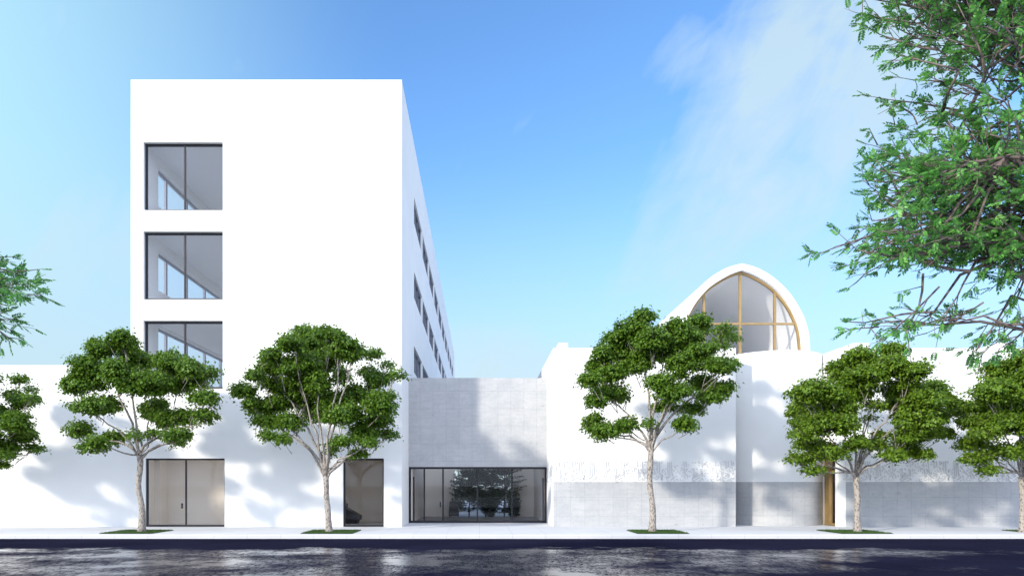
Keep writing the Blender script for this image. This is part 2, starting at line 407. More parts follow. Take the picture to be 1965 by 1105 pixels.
# dark wedge shaped lounge bench inside the right-hand door
bench = empty('lounge_bench', (-4.95, 30.2, 0.012), 'low black wedge shaped bench with raked top behind the narrow glass door', 'bench')
Yb = 30.6
def P(px, py, Y): v = at(px, py, Y); return Vector((v.x+4.95, v.y-30.2, v.z-0.012))
seat = [Vector((-0.62, 0, 0.16)), Vector((0.06, 0, 0.16)), Vector((0.06, 0, 0.34)), Vector((-0.62, 0, 0.72))]
MB().poly_prism(seat, (0, 0.75, 0)).build('seat', M['black'], bench)
mb = MB().poly_prism([Vector((-0.58, 0.05, 0.0)), Vector((-0.05, 0.05, 0.0)), Vector((0.0, 0.05, 0.158)), Vector((-0.6, 0.05, 0.158))], (0, 0.62, 0)); mb.build('plinth', M['black'], bench)

# ------------------------------------------------------------------ low wing on the left
wing = empty('low_wing', (0, 0, 0), 'long low windowless white wall block running left from the tall block', 'building')
mb = MB().box(-60, TX0-0.002, FY, 46, -0.2, fz(700.5)); mb.build('wall', M['white'], wing)
MB().box(-59.8, TX0-0.3, FY+0.3, 45.7, fz(700.5)+0.002, fz(700.5)+0.05).build('roof_deck', M['floor_in'], wing)

# ------------------------------------------------------------------ concrete link pavilion
PY = 31.3; PX0, PX1 = TX1+0.003, fx(1062)-0.003; PZ = 6.1; PG = 2.36
pav = empty('entrance_pavilion', (0, 0, 0), 'grey board marked concrete box over a glass front, set back between two white blocks', 'building')
MB().box(PX0, PX1, PY, PY+0.35, PG, PZ).build('concrete_wall', M['concrete'], pav)
mb = MB()
mb.box(-2.1, 0.92, PY+0.35, 36.5, PG+0.02, PG+0.3); mb.box(0.92, PX1, PY+0.35, 32.6, PG+0.02, PG+0.3); mb.box(PX0, -2.1, PY+0.35, 31.9, PG+0.02, PG+0.3)
mb.build('ceiling', M['beige'], pav)
mb = MB(); mb.box(PX0, PX1, PY+0.35, 32.2, 5.5, 5.8)
mb.build('roof', M['white'], pav)
mb = MB(); mb.box(PX0, -2.83, PY+0.12, 37.6, 0, PG+0.02)
mb.build('side_lining', M['beige'], pav)
mb = MB(); holes_wall(mb, 'Y', PY+0.12, 37.6, 0, PG+0.02, 2.75, PX1, [(31.6, 32.75, 0.0, 1.9)]); mb.box(2.75, PX1, 32.6, 37.6, PG+0.03, 5.5); mb.build('side_lining', M['beige'], pav)
mb = MB().box(2.80, 2.82, 31.6, 32.75, 0.01, 1.9); mb.box(2.76, 2.81, 31.6, 31.66, 0.01, 1.9); mb.box(2.76, 2.81, 32.69, 32.75, 0.01, 1.9)
mb.build('inner_door', M['frame_grey'], pav)
MB().box(-2.825, -2.79, PY+0.25, PY+0.75, 0.01, 1.95).build('inner_door', M['frame'], pav)
mb = MB(); holes_wall(mb, 'X', PX0, PX1, 0, 5.5, 37.6, 37.85, [(-1.27, 1.6, 0.0, PG-0.02)]); mb.build('rear_wall', M['beige'], pav)
MB().box(PX0, PX1, PY+0.02, 37.85, 0.004, 0.012).build('floor', M['floor_in'], pav)
gx = lambda px: (px-VX)/F*PY
bars = [gx(814), gx(850), gx(916), gx(982.5)]
mb = MB(); framed(mb, PX0, PX1, 0.012, PG, PY+0.03, 0.08, 0.09, bars)
cw = mb.build('glass_front', M['frame'], pav)
xs = [PX0+0.05]+bars+[PX1-0.05]
for a, b in zip(xs[:-1], xs[1:]): MB().box(a, b, PY+0.07, PY+0.082, 0.05, PG-0.04).build('pane', M['glass_dark'], cw)
hx = gx(845)
hb = MB().box(hx-0.025, hx+0.025, PY-0.015, PY+0.005, EYE-42.5/45.6, EYE-32/45.6); hb.box(hx-0.012, hx+0.012, PY+0.005, PY+0.069, EYE-34/45.6, EYE-33.2/45.6); hb.box(hx-0.012, hx+0.012, PY+0.005, PY+0.069, EYE-41.4/45.6, EYE-40.6/45.6)
hb.build('handle', M['frame'], cw)

# ------------------------------------------------------------------ vaulted hall
hall = empty('vaulted_hall', (0, 0, 0), 'white hall with pointed barrel vault, brass framed arched window and carved lettering band', 'building')
HZ = fz(667.5); BZ = fz(924); LX0, LX1, RX0, RX1 = fx(1062), fx(1412), fx(1610.5), fx(1962.5)
MB().box(LX0, LX1, FY, 34.2, BZ, HZ).build('hall_block', M['white'], hall)
MB().box(LX0, LX1, FY+0.002, 34.2, -0.2, BZ).build('concrete_base', M['concrete'], hall)
MB().box(LX0-0.004, LX0+0.02, FY+0.06, 34.2, -0.2, BZ).build('white_return', M['white'], hall)
# right block: front wall, side wall with the brass door slot, roof
slot = (28.86, 29.9, 0.0, 3.25)
mb = MB().box(RX0, RX1, FY, FY+0.3, BZ, HZ); mb.box(RX0, RX1, 34.0, 34.2, -0.2, HZ); mb.box(RX1-0.3, RX1, FY+0.3, 34.0, -0.2, HZ)
mb.box(RX0+0.3, RX1-0.3, FY+0.3, 34.0, HZ-0.3, HZ-0.003); mb.box(RX0, RX0+0.25, FY+0.001, FY+0.3, -0.2, BZ)
mb.build('hall_block', M['white'], hall)
mb = MB(); holes_wall(mb, 'Y', FY+0.3, 34.0, -0.2, HZ, RX0, RX0+0.3, [slot]); mb.build('hall_side_wall', M['white'], hall)
MB().box(RX0+0.252, RX1, FY+0.002, FY+0.3, -0.2, BZ).build('concrete_base', M['concrete'], hall)
mb = MB().box(RX0+0.3, RX1-0.3, FY+0.3, 34.0, -0.15, 0.01); mb.build('hall_floor', M['wood'], hall)
MB().box(RX0+1.6, RX0+1.75, FY+0.3, 34.0, 0.01, 3.6).build('hall_partition', M['white_in'], hall)
mb = MB(); X = RX0+0.06
mb.box(X, X+0.12, 29.46, 29.9, 0.0, 3.25); mb.box(X, X+0.12, 28.86, 28.93, 0.0, 3.25)
mb.box(X, X+0.12, 28.93, 29.46, 2.08, 2.17); mb.box(X, X+0.12, 28.93, 29.46, 3.17, 3.25); mb.box(X, X+0.12, 28.93, 29.46, 0.0, 0.1)
dd = mb.build('entrance_door', M['brass'], hall)
MB().box(X+0.05, X+0.062, 28.9, 29.5, 0.06, 3.2).build('pane', M['glass_vault'], dd)
# rear hall under the vault
MB().box(LX0, RX1, 34.203, 47.2, -0.2, HZ-0.01).build('rear_hall', M['white'], hall)
# drum
DC = (12.1, 30.98); DR = 2.0
def ring(z0, z1, r, t, n=96, cap=True):
    mb = MB()
    for rr, zz in ((r, z0), (r, z1), (r-t, z1), (r-t, z0)):
        for k in range(n):
            a = 2*math.pi*k/n; mb.v.append((DC[0]+rr*math.cos(a), DC[1]+rr*math.sin(a), zz))
    for s in range(4):
        s2 = (s+1) % 4
        for k in range(n):
            k2 = (k+1) % n; mb.f.append((s*n+k, s*n+k2, s2*n+k2, s2*n+k))
    return mb
def smooth_sides(o, ang=40):
    me = o.data
    me.polygons.foreach_set('use_smooth', [True]*len(me.polygons))
    try: me.set_sharp_from_angle(angle=R(ang))
    except Exception: pass
o = ring(BZ+0.001, HZ, DR, 0.2).build('drum', M['white'], hall, loc=(DC[0], DC[1], 0)); smooth_sides(o)
o = ring(-0.2, BZ, DR-0.002, 0.2).build('drum_base', M['concrete_round'], hall, loc=(DC[0], DC[1], 0)); smooth_sides(o)
# vault
VY0, VY1 = 34.26, 47.0; VS = F/VY0; VXc = 12.1
def prof_pts(tab, n=40):
    d = [Vector((a/VS, EYE+(VY-b)/VS)) for a, b in tab]
    out = []
    for i in range(len(d)-1):
        p0 = d[max(i-1, 0)] if i > 0 else d[0]*2-d[1]; p1, p2 = d[i], d[i+1]; p3 = d[min(i+2, len(d)-1)]
        for k in range(6):
            t = k/6
            out.append(0.5*((2*p1)+(p2-p0)*t+(2*p0-5*p1+4*p2-p3)*t*t+(3*p1-p0-3*p2+p3)*t**3))
    out.append(d[-1]); return out
zb = VY-(HZ-0.012-EYE)*VS
innerR = prof_pts([(0,518),(25,527.5),(60.5,549.5),(86,577),(102,604),(112.5,632),(117,671),(117.5,zb)])
outerR = prof_pts([(0,505.4),(27,513),(54,527.5),(78,547.5),(97,569.5),(118,606),(128,640),(130.5,673),(131,zb)])
def full(p): return [Vector((-q.x, q.y)) for q in reversed(p)][:-1]+list(p)
inn, outp = full(innerR), full(outerR)
def resample(p, n):
    L = [0]
    for a, b in zip(p[:-1], p[1:]): L.append(L[-1]+(b-a).length)
    res = []
    for k in range(n):
        s = L[-1]*k/(n-1); i = 0
        while i < len(L)-2 and L[i+1] < s: i += 1
        t = (s-L[i])/max(1e-9, L[i+1]-L[i]); res.append(p[i].lerp(p[i+1], t))
    return res
NP = 81
inn, outp = resample(inn, NP), resample(outp, NP)
mb = MB(); st = [VY0, VY0+0.02, 36, 39, 42, 45, VY1]
for y in st:
    for q in outp: mb.v.append((VXc+q.x, y, q.y))
bI = len(mb.v)
for y in st:
    for q in inn: mb.v.append((VXc+q.x, y, q.y))
for s in range(len(st)-1):
    for k in range(NP-1):
        mb.f.append((s*NP+k, s*NP+k+1, (s+1)*NP+k+1, (s+1)*NP+k))
        mb.f.append((bI+s*NP+k, bI+(s+1)*NP+k, bI+(s+1)*NP+k+1, bI+s*NP+k+1))
for k in range(NP-1):
    mb.f.append((k, bI+k, bI+k+1, k+1))
    e = (len(st)-1)*NP; mb.f.append((e+k, e+k+1, bI+e+k+1, bI+e+k))
vault = mb.build('vault', M['white'], hall); smooth_sides(vault, 25)
mb = MB().poly_prism([Vector((VXc+q.x*1.01, VY1-0.25, q.y)) for q in inn], (0, 0.2, 0)); mb.build('vault_end_wall', M['white'], hall)
WY = VY0+0.22; fw = 0.10; fd = 0.12
def zin(x):
    x = abs(x)
    for a, b in zip(innerR[:-1], innerR[1:]):
        if a.x <= x <= b.x: return a.y+(b.y-a.y)*(x-a.x)/max(1e-9, b.x-a.x)
    return innerR[-1].y
mb = MB()
inset = []
for i, q in enumerate(inn):
    t = (inn[min(i+1, NP-1)]-inn[max(i-1, 0)]).normalized(); nrm = Vector((t.y, -t.x))
    inset.append(q+nrm*fw)
inset[NP//2] = Vector((0, inn[NP//2].y-fw*1.12))
for y in (WY, WY+fd):
    for q in inn: mb.v.append((VXc+q.x, y, q.y))
    for q in inset: mb.v.append((VXc+q.x, y, q.y))
for k in range(NP-1):
    mb.f.append((k, NP+k, NP+k+1, k+1)); mb.f.append((2*NP+k, 2*NP+k+1, 3*NP+k+1, 3*NP+k))
    mb.f.append((NP+k, 3*NP+k, 3*NP+k+1, NP+k+1)); mb.f.append((k, k+1, 2*NP+k+1, 2*NP+k))
zb_m = innerR[-1].y+0.002
zt = EYE+(VY-621)/F*(WY+0.02)
hw = next(q.x for q in innerR if q.y < zt)-0.06
for xm in (-71/VS+0.03, 0.0, 66/VS+0.03):
    top = zin(xm)-0.06
    mb.box(VXc+xm-0.05, VXc+xm+0.05, WY+0.01, WY+fd+0.03, zb_m, top)
xs = [-hw, -71/VS-0.02, -71/VS+0.08, -0.05, 0.05, 66/VS-0.02, 66/VS+0.08, hw]
for a, b in zip(xs[0::2], xs[1::2]): mb.box(VXc+a, VXc+b, WY+0.015, WY+fd, zt-0.045, zt+0.045)
aw = mb.build('arched_window', M['brass'], hall)
mb = MB().poly_prism([Vector((VXc+q.x, WY+0.05, q.y)) for q in resample(inset, NP)], (0, 0.012, 0)); mb.build('pane', M['glass_vault'], aw)
for (x0, x1, x) in ((fx(1072), fx(1090), 0), (fx(1639), fx(1669), 0), (fx(1917), fx(1936), 0)):
    MB().box(x0, x1, FY+0.03, FY+0.9, HZ-0.002, HZ+0.205).build('roof_vent', M['white'], hall)

# carved lettering band, traced stroke by stroke (one 3 m repeat)
A1 = """600,200 615,710;670,190 690,740;740,190 755,420 770,630 820,680;830,340 930,470;960,510 1110,670;1105,400 1175,480;830,480 850,560;900,330 1000,335;1070,490 1110,540;1160,560 1190,640;910,590 950,600;1120,290 1160,300;1210,180 1230,390;1290,180 1320,380;1235,430 1250,600 1330,690 1360,760 1350,820;1300,550 1330,460 1350,470;1390,540 1510,580;1510,510 1530,440;1590,420 1592,740;1380,300 1420,320;1530,190 1580,240;1640,190 1660,240;1750,180 1820,245;1750,300 1810,325;1880,170 1900,400;1680,430 1740,490;1640,590 1720,620 1720,660 1650,700 1540,770;1830,480 1880,460 1895,560 1910,740;1840,520 1880,620 1840,670 1560,810 1540,870 1600,940 1680,942;1600,890 1840,760;1880,790 1940,880;1770,920 1880,850;1420,700 1460,750;1520,710 1550,650;1130,760 1130,720 1180,690;1220,680 1250,820;910,710 960,750;760,690 790,730;620,830 640,760 680,740;690,870 760,850 850,760 840,740;570,870 640,930;520,750 590,770 560,840;840,860 870,900;970,870 1000,890;1080,870 1100,890;1180,860 1200,890;1270,850 1290,870;1060,830 1090,810;930,840 980,820;380,860 390,770 430,750;400,600 410,500 450,470;520,480 560,450;470,540 490,560;520,580 545,600;480,640 540,660;390,690 410,750"""
A2 = """480,250 550,250 470,310;560,170 610,210;590,290 630,330;690,240 730,270;690,350 780,380;850,290 880,320;920,180 935,380;1100,180 1130,500;1010,300 1040,340;800,400 810,550;850,410 890,490;635,360 640,410;700,440 725,455;580,460 570,530;490,450 530,480;490,560 500,500;560,580 500,640;600,600 690,630;740,510 720,550;950,450 965,790 910,810;1040,460 1080,530 1140,560 1150,650 1130,690;1010,590 1030,620;1070,590 1100,610;1020,660 1010,740 1050,740;490,700 540,720;760,720 820,720;860,700 910,720;750,810 770,880 840,940 900,945;820,810 870,860;630,880 660,885;1110,760 1100,810 1040,850 950,885;1160,700 1200,750 1260,780;1190,780 1200,880 1290,945;1150,830 1110,880 1120,910;880,580 880,640;1300,280 1380,410;1300,380 1310,460;1190,280 1240,300;1190,460 1240,500;1190,200 1270,180;1320,160 1320,250;1410,160 1425,390;1530,160 1545,320;1590,180 1610,270;1670,170 1690,620;1760,160 1775,600 1810,660 1870,690 1860,730;1850,160 1830,250;1490,370 1550,420 1570,500 1600,550;1440,460 1440,590;1490,510 1520,600;1340,510 1370,540;1210,660 1210,590 1240,570;1280,610 1430,650 1290,720;1640,430 1650,490;1560,680 1570,600 1610,610 1620,650;1640,700 1660,730;1390,790 1400,770 1440,720 1450,690;1370,890 1450,850 1520,790 1510,750;1480,880 1550,930;1580,880 1680,850 1740,780 1700,720;1560,820 1640,780;1270,800 1310,810;1780,750 1810,710;1840,780 1850,850 1890,880"""
STR = []
for txt, off in ((A1, 0), (A2, 1474)):
    for s in txt.split(';'):
        STR.append([((float(p.split(',')[0])+off)/19.65/50, EYE+(VY-(876+float(p.split(',')[1])/19.65))/50) for p in s.split()])
def strokes(mb, xbase, ks, lo, hi, place, w=0.034, h=0.028):
    for k in ks:
        for s in STR:
            pts = [Vector((xbase+3.0*k+a, b)) for a, b in s]
            if min(p.x for p in pts) < lo or max(p.x for p in pts) > hi: continue
            if len(pts) > 2:
                sm = []
                for i in range(len(pts)-1):
                    p0 = pts[max(i-1, 0)]; p1, p2 = pts[i], pts[i+1]; p3 = pts[min(i+2, len(pts)-1)]
                    for q in range(4):
                        t = q/4; sm.append(0.5*((2*p1)+(p2-p0)*t+(2*p0-5*p1+4*p2-p3)*t*t+(3*p1-p0-3*p2+p3)*t**3))
                pts = sm+[pts[-1]]
            b = len(mb.v); n = len(pts)
            for i, p in enumerate(pts):
                t = (pts[min(i+1, n-1)]-pts[max(i-1, 0)]).normalized(); nn = Vector((-t.y, t.x))
                ww = w*(0.75 if i in (0, n-1) else 1.0)/2*1.2
                for sgn, d in ((1, 0), (1, h), (-1, h), (-1, 0)):
                    q = p+nn*ww*sgn*(1.0 if d == 0 else 0.8); mb.v.append(place(q.x, max(q.y, BZ+0.003), d))
            for i in range(n-1):
                for e in range(3):
                    mb.f.append((b+i*4+e, b+i*4+e+1, b+(i+1)*4+e+1, b+(i+1)*4+e))
            mb.f.append((b, b+3, b+2, b+1)); e = b+(n-1)*4; mb.f.append((e, e+1, e+2, e+3))
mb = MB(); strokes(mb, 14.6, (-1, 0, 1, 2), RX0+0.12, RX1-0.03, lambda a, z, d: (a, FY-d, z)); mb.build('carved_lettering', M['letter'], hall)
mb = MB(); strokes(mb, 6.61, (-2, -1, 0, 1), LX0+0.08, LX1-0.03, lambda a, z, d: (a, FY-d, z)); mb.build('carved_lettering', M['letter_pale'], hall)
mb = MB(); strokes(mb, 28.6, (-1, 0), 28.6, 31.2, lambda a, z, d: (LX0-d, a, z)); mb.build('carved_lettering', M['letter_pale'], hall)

# ------------------------------------------------------------------ trees
def leaf_mesh(name, P_, D_, Nn_, L_, W_, fold=0.25):
    """P base points, D tip directions, Nn normals, lengths, widths -> folded kite leaves"""
    n = len(P_)
    S = np.cross(D_, Nn_); S /= np.linalg.norm(S, axis=1, keepdims=True)+1e-9
    Nn = np.cross(S, D_)
    L = L_[:, None]; W = W_[:, None]
    mid = P_+D_*L*0.45
    v = np.empty((n, 4, 3))
    v[:, 0] = P_; v[:, 1] = mid+S*W*0.5+Nn*W*fold*0.5; v[:, 2] = P_+D_*L-Nn*L*0.08; v[:, 3] = mid-S*W*0.5+Nn*W*fold*0.5
    me = bpy.data.meshes.new(name)
    me.vertices.add(n*4); me.vertices.foreach_set('co', v.reshape(-1).astype(np.float32))
    base = (np.arange(n)*4)[:, None]
    tri = np.concatenate([base+np.array([0, 1, 2]), base+np.array([0, 2, 3])], axis=1).reshape(-1)
    me.loops.add(n*6); me.loops.foreach_set('vertex_index', tri.astype(np.int32))
    me.polygons.add(n*2); me.polygons.foreach_set('loop_start', (np.arange(n*2)*3).astype(np.int32))
    me.update(calc_edges=True); me.validate()
    return me
def unit(a): return a/(np.linalg.norm(a, axis=1, keepdims=True)+1e-9)
def bez(a, b, c, d, n):
    return [a*(1-t)**3+b*3*t*(1-t)**2+c*3*t*t*(1-t)+d*t**3 for t in [i/(n-1) for i in range(n)]]

def street_tree(blobs, origin, sc, fork, base, seed, label, group, leafm, loc=None, dens=1.0):
    rng = np.random.default_rng(seed); rnd = random.Random(seed)
    Y = 25.15; k = F/Y
    root = empty('street_tree', at(base[0], VY+EYE*k, Y), label, 'tree', group)
    B0 = root.location.copy()
    def loc_(zx, zy): 
        v = at(origin[0]+zx/sc, origin[1]+zy/sc, Y)-B0; return v
    fk = at(fork[0], fork[1], Y)-B0
    tr = MB()
    nseg = 12; tp = []
    for i in range(nseg):
        t = i/(nseg-1)
        p = Vector((0, 0, -0.05)).lerp(fk, t)
        w = math.sin(t*math.pi)
        p += Vector((mnoise.noise(Vector((seed, t*2.4, 0)))*0.11, mnoise.noise(Vector((seed, t*2.4, 7)))*0.08, 0))*w
        tp.append(p)
    rad = [0.135*(1-0.30*min(1, i/4))+0.012*mnoise.noise(Vector((i*1.7, seed, 3))) for i in range(nseg)]
    rad[0] = 0.165; rad[-1] = 0.105
    tr.tube(tp, rad, 12)
    PP, DD, NN = [], [], []
    bl = []
    for b in blobs:
        zx, zy, rx, ry = b[:4]; d = b[4] if len(b) > 4 else 1.0
        dy = rnd.uniform(-1, 1)*1.05*(1 if (b[1] < 700) else 0.7)
        c = at(origin[0]+zx/sc, origin[1]+zy/sc, Y+dy)-B0
        bl.append((c, max(0.12, rx/sc/k*1.04-0.08), max(0.10, ry/sc/k*1.16-0.06), d))
    # main limbs: grow a few leaders and hang the rest on the nearest existing path
    order = sorted(range(len(bl)), key=lambda i: bl[i][0].z)
    leaders = []
    ang = sorted(range(len(bl)), key=lambda i: bl[i][0].x)
    pick = [ang[int((j+0.5)*len(ang)/9)] for j in range(9)]
    low = order[:3]
    paths = []
    def limb(a, d, r0, r1, up, n=9, sides=7, wob=0.06):
        b = a+(Vector((0, 0, 1))*up+(d-a)*0.18); c = d-Vector((0, 0, 1))*up*0.35-(d-a)*0.22
        pts = bez(a, b, c, d, n)
        for i in range(1, n-1):
            pts[i] = pts[i]+Vector((rnd.uniform(-1, 1), rnd.uniform(-1, 1), rnd.uniform(-1, 1)))*wob
        rr = [r0+(r1-r0)*(i/(n-1))**0.8 for i in range(n)]
        tr.tube(pts, rr, sides); return pts, rr
    for i in dict.fromkeys(pick+low):
        c = bl[i][0]-Vector((0, 0, bl[i][2]*0.4))
        t = rnd.uniform(-0.25, 0.05)
        a = fk+Vector((0, 0, t if t < 0 else 0))
        L = (c-a).length
        p, r = limb(a, c, min(0.052, 0.022+0.011*L), 0.014, 0.28*L if c.z > fk.z+0.7 else 0.12*L)
        paths.append((p, r))
    for i in order:
        c, rx, rz, d = bl[i]
        tgt = c-Vector((0, 0, rz*0.3))
        best = None
        for p, r in paths:
            for q, rr in zip(p[2:], r[2:]):
                if q.z > tgt.z+0.15: continue
                dd = (q-tgt).length
                if best is None or dd < best[0]: best = (dd, q, rr)
        if best and best[0] > 0.15:
            p, r = limb(best[1], tgt, min(best[2]*0.8, 0.026), 0.011, 0.2*best[0], 7, 5, 0.04)
            paths.append((p[1:], r[1:]))
        # twigs and leaf pads
        npad = max(9, int(30*((rx+.08)*(rz+.06)/0.22)**0.8))
        if c.z < fk.z+1.5: npad = int(npad*0.72)
        for q in range(int(2+3*rx)):                       # fine bare branching under the leaves
            e = c+Vector((rnd.uniform(-1, 1)*rx, rnd.uniform(-.7, .7)*rx, rnd.uniform(-0.5, 0.6)*rz))
            s0 = tgt-Vector((0, 0, 1))*rnd.uniform(0.05, 0.3)+(fk-tgt)*rnd.uniform(0.05, 0.25)
            mm = s0.lerp(e, 0.5)+Vector((rnd.uniform(-.08, .08), rnd.uniform(-.08, .08), -0.06))
            tr.tube([s0, mm, e], [0.014, 0.010, 0.005], 5)
        for q in range(npad):
            while True:
                u = Vector((rnd.gauss(0, 1), rnd.gauss(0, 1), rnd.gauss(0.12, 0.95)))
                if u.length > 0.1: break
            u.normalize(); rr = rnd.uniform(0.4, 0.98)
            ry = 0.62*rx+0.2
            pc = c+Vector((u.x*rx*rr, u.y*ry*rr, u.z*rz*rr))
            m0 = tgt.lerp(pc, 0.5)+Vector((0, 0, -0.08))
            tr.tube([tgt, m0, pc, pc+(pc-m0)*0.45], [0.010, 0.0075, 0.005, 0.003], 4)
            pr = rnd.uniform(0.15, 0.29); ph = pr*rnd.uniform(0.75, 1.1)
            nl = int((122 if d >= 1 else 75*d)*dens*(pr/0.27)**2)
            th = rng.uniform(0, 2*np.pi, nl); rad_ = np.sqrt(rng.uniform(0, 1, nl)); ws = 1+0.30*np.sin(5*th+rnd.uniform(0, 6))
            x = np.cos(th)*rad_*pr*ws; y = np.sin(th)*rad_*pr*ws
            z = ph*(1-rad_**2)*rng.uniform(0.1, 1, nl)-ph*0.4+rng.normal(0, 0.04, nl)
            pts = np.stack([x+pc.x, y+pc.y, z+pc.z], 1)
            outw = np.stack([np.cos(th), np.sin(th), -0.35-0.6*rad_], 1)+rng.normal(0, 0.45, (nl, 3))
            nr = np.stack([np.cos(th)*rad_*1.0, np.sin(th)*rad_*1.0, np.full(nl, 0.8)], 1)+rng.normal(0, 0.45, (nl, 3))
            stray = rng.random(nl) < 0.2
            pts[stray] += rng.normal(0, 0.085, (int(stray.sum()), 3))
            PP.append(pts); DD.append(unit(outw)); NN.append(unit(nr))
    Pn, Dn, Nn = np.concatenate(PP), np.concatenate(DD), np.concatenate(NN)
    n = len(Pn); L = rng.uniform(0.075, 0.125, n); W = L*rng.uniform(0.62, 0.9, n)
    tr.build('trunk', M['bark'], root, smooth=True)
    link('crown', leaf_mesh('crown', Pn, Dn, Nn, L, W), leafm, root)
    return root
T1 = [(540,130,110,80),(370,190,90,80),(620,270,150,90),(250,320,110,80),(140,470,75,60),(300,430,140,80),(480,370,110,90),(900,290,160,90),(1190,365,80,60,.55),(1000,420,150,100),(1150,550,90,55),(760,440,150,100),(290,620,170,70),(450,600,60,60),(200,810,90,80),(310,900,100,60),(470,840,90,60),(760,640,110,80),(880,720,130,70),(1010,690,90,60),(1150,690,90,60),(960,830,100,45),(940,880,70,35),(640,840,60,40,.6),(760,830,50,40,.6),(600,440,120,80),(1040,320,70,60)]
T2 = [(520,90,70,50),(660,90,80,50),(420,160,90,50),(560,170,150,80),(760,170,120,80),(290,240,70,40),(300,320,110,60),(470,330,160,90),(650,280,150,80),(840,220,90,60),(985,240,70,45,.7),(180,385,40,30),(90,490,75,50),(300,440,120,60),(480,460,170,80),(940,345,80,35,.5),(1090,310,35,35,.4),(1150,380,60,28,.5),(1010,410,110,60),(760,400,80,70,.6),(600,430,80,80),(1040,560,110,80),(870,520,120,70),(700,560,120,70),(540,560,150,80),(340,560,110,70),(200,600,90,60),(150,575,40,25),(250,690,110,50),(420,700,120,50),(270,795,60,28),(600,650,130,60,.7),(800,660,130,80),(1000,680,120,70),(1080,790,60,30),(920,780,110,60),(780,830,70,40),(880,920,80,35),(700,900,60,50,.6),(950,840,60,30),(375,815,40,22)]
T3 = [(490,110,90,60),(430,200,150,90),(300,250,70,60),(560,250,110,90),(210,350,80,50),(190,440,100,70),(380,340,130,80),(120,540,60,50),(270,490,120,80),(460,420,120,80),(730,170,90,60),(880,140,90,70),(780,260,140,90),(1060,190,90,50,.5),(1120,240,50,30,.5),(640,330,110,90),(900,340,110,70),(780,430,120,90),(1020,300,70,40,.5),(1010,440,110,60),(1090,440,60,50),(250,620,120,60),(170,690,70,55),(330,660,90,50,.7),(150,840,75,70),(230,900,100,60),(370,860,90,55),(620,560,100,60),(720,620,120,70),(900,560,100,60),(1040,600,90,60),(960,660,90,40),(660,720,90,50),(840,750,100,45),(800,850,90,45),(530,860,50,35,.6)]
T4 = [(570,130,130,70),(800,90,80,60),(450,230,130,80),(620,250,140,90),(800,190,140,80),(980,220,100,70),(220,340,70,50),(180,400,110,60),(330,390,120,80),(520,370,150,80),(150,500,110,60),(280,500,120,80),(450,480,110,70),(880,360,150,70),(1100,370,110,70),(1190,430,80,60),(1040,450,130,80),(850,480,110,80),(150,600,90,50),(300,600,140,80),(450,600,100,80),(150,680,90,50),(200,760,110,60),(980,600,150,80),(1130,560,110,60),(1150,680,100,45),(900,700,130,60),(1000,680,130,70),(640,480,90,40,.5),(640,570,40,30,.4),(330,820,150,60),(130,870,90,40),(230,940,70,35),(560,750,110,50),(660,760,90,50),(900,800,130,60),(1020,830,70,40),(800,840,80,40),(730,680,60,40,.6)]
G = 'young trees along the pavement'
t1 = street_tree(T1, (100,620), 3.947, (268.5,873), (272,1021), 11, 'young tree with a separate low left branch, left of the two-leaf glass door', G, M['leaf'])
t2 = street_tree(T2, (440,610), 3.566, (625,913), (632,1021), 22, 'young tree with a rounded crown standing by the narrow glass door of the tall block', G, M['leaf'])
t3 = street_tree(T3, (1100,580), 3.685, (1248,858), (1252,1021), 33, 'tallest young tree, in front of the hall wall left of the round drum', G, M['leaf'])
t4 = street_tree(T4, (1500,650), 3.811, (1643,915), (1646,1021), 44, 'dense yellow green young tree in front of the brass framed side door', G, M['leaf_warm'])
def copy_tree(o, parent=None):
    c = o.copy(); COL.objects.link(c)
    if parent is not None: c.parent = parent
    for ch in list(o.children): copy_tree(ch, c)
    return c
t5 = copy_tree(t4); t5.location = (18.42, 25.2, 0); t5.rotation_euler.z = R(8); t5['label'] = 'dense young tree cut off by the right edge, at the end of the lettered wall'
t0 = copy_tree(t2); t0.location = (-17.35, 25.1, 0); t0.rotation_euler.z = R(12); t0.scale = (0.97, 0.97, 0.86); t0['label'] = 'young tree cut off by the left edge, in front of the long low white wall'

# grass squares round the trunks
def grass_bed(xc, label, seed):
    rng = np.random.default_rng(seed)
    root = empty('grass_bed', (xc, 25.29, 0), label, 'grass bed', 'grass squares round the tree trunks')
    MB().box(-0.85, 0.85, -0.93, 0.93, -0.02, 0.012).build('soil', M['soil'], root)
    n = 5200
    p = np.stack([rng.uniform(-0.84, 0.84, n), rng.uniform(-0.92, 0.92, n), np.full(n, 0.008)], 1)
    d = unit(np.stack([rng.normal(0, 0.45, n), rng.normal(0, 0.45, n), np.ones(n)], 1)); nn = unit(rng.normal(0, 1, (n, 3)))
    L = rng.uniform(0.025, 0.06, n)
    o = link('turf', leaf_mesh('turf', p, d, nn, L, L*0.22), M['grass'], root); o['kind'] = 'stuff'
for i, (xc, lb) in enumerate(((-11.62, 'green grass square at the foot of the tree by the two-leaf glass door'), (-5.02, 'green grass square at the foot of the tree by the narrow glass door'), (6.03, 'green grass square at the foot of the tallest tree left of the drum'), (12.72, 'green grass square at the foot of the tree by the brass side door'), (19.25, 'green grass square cut off by the right edge of the view'))):
    grass_bed(xc, lb, 70+i)

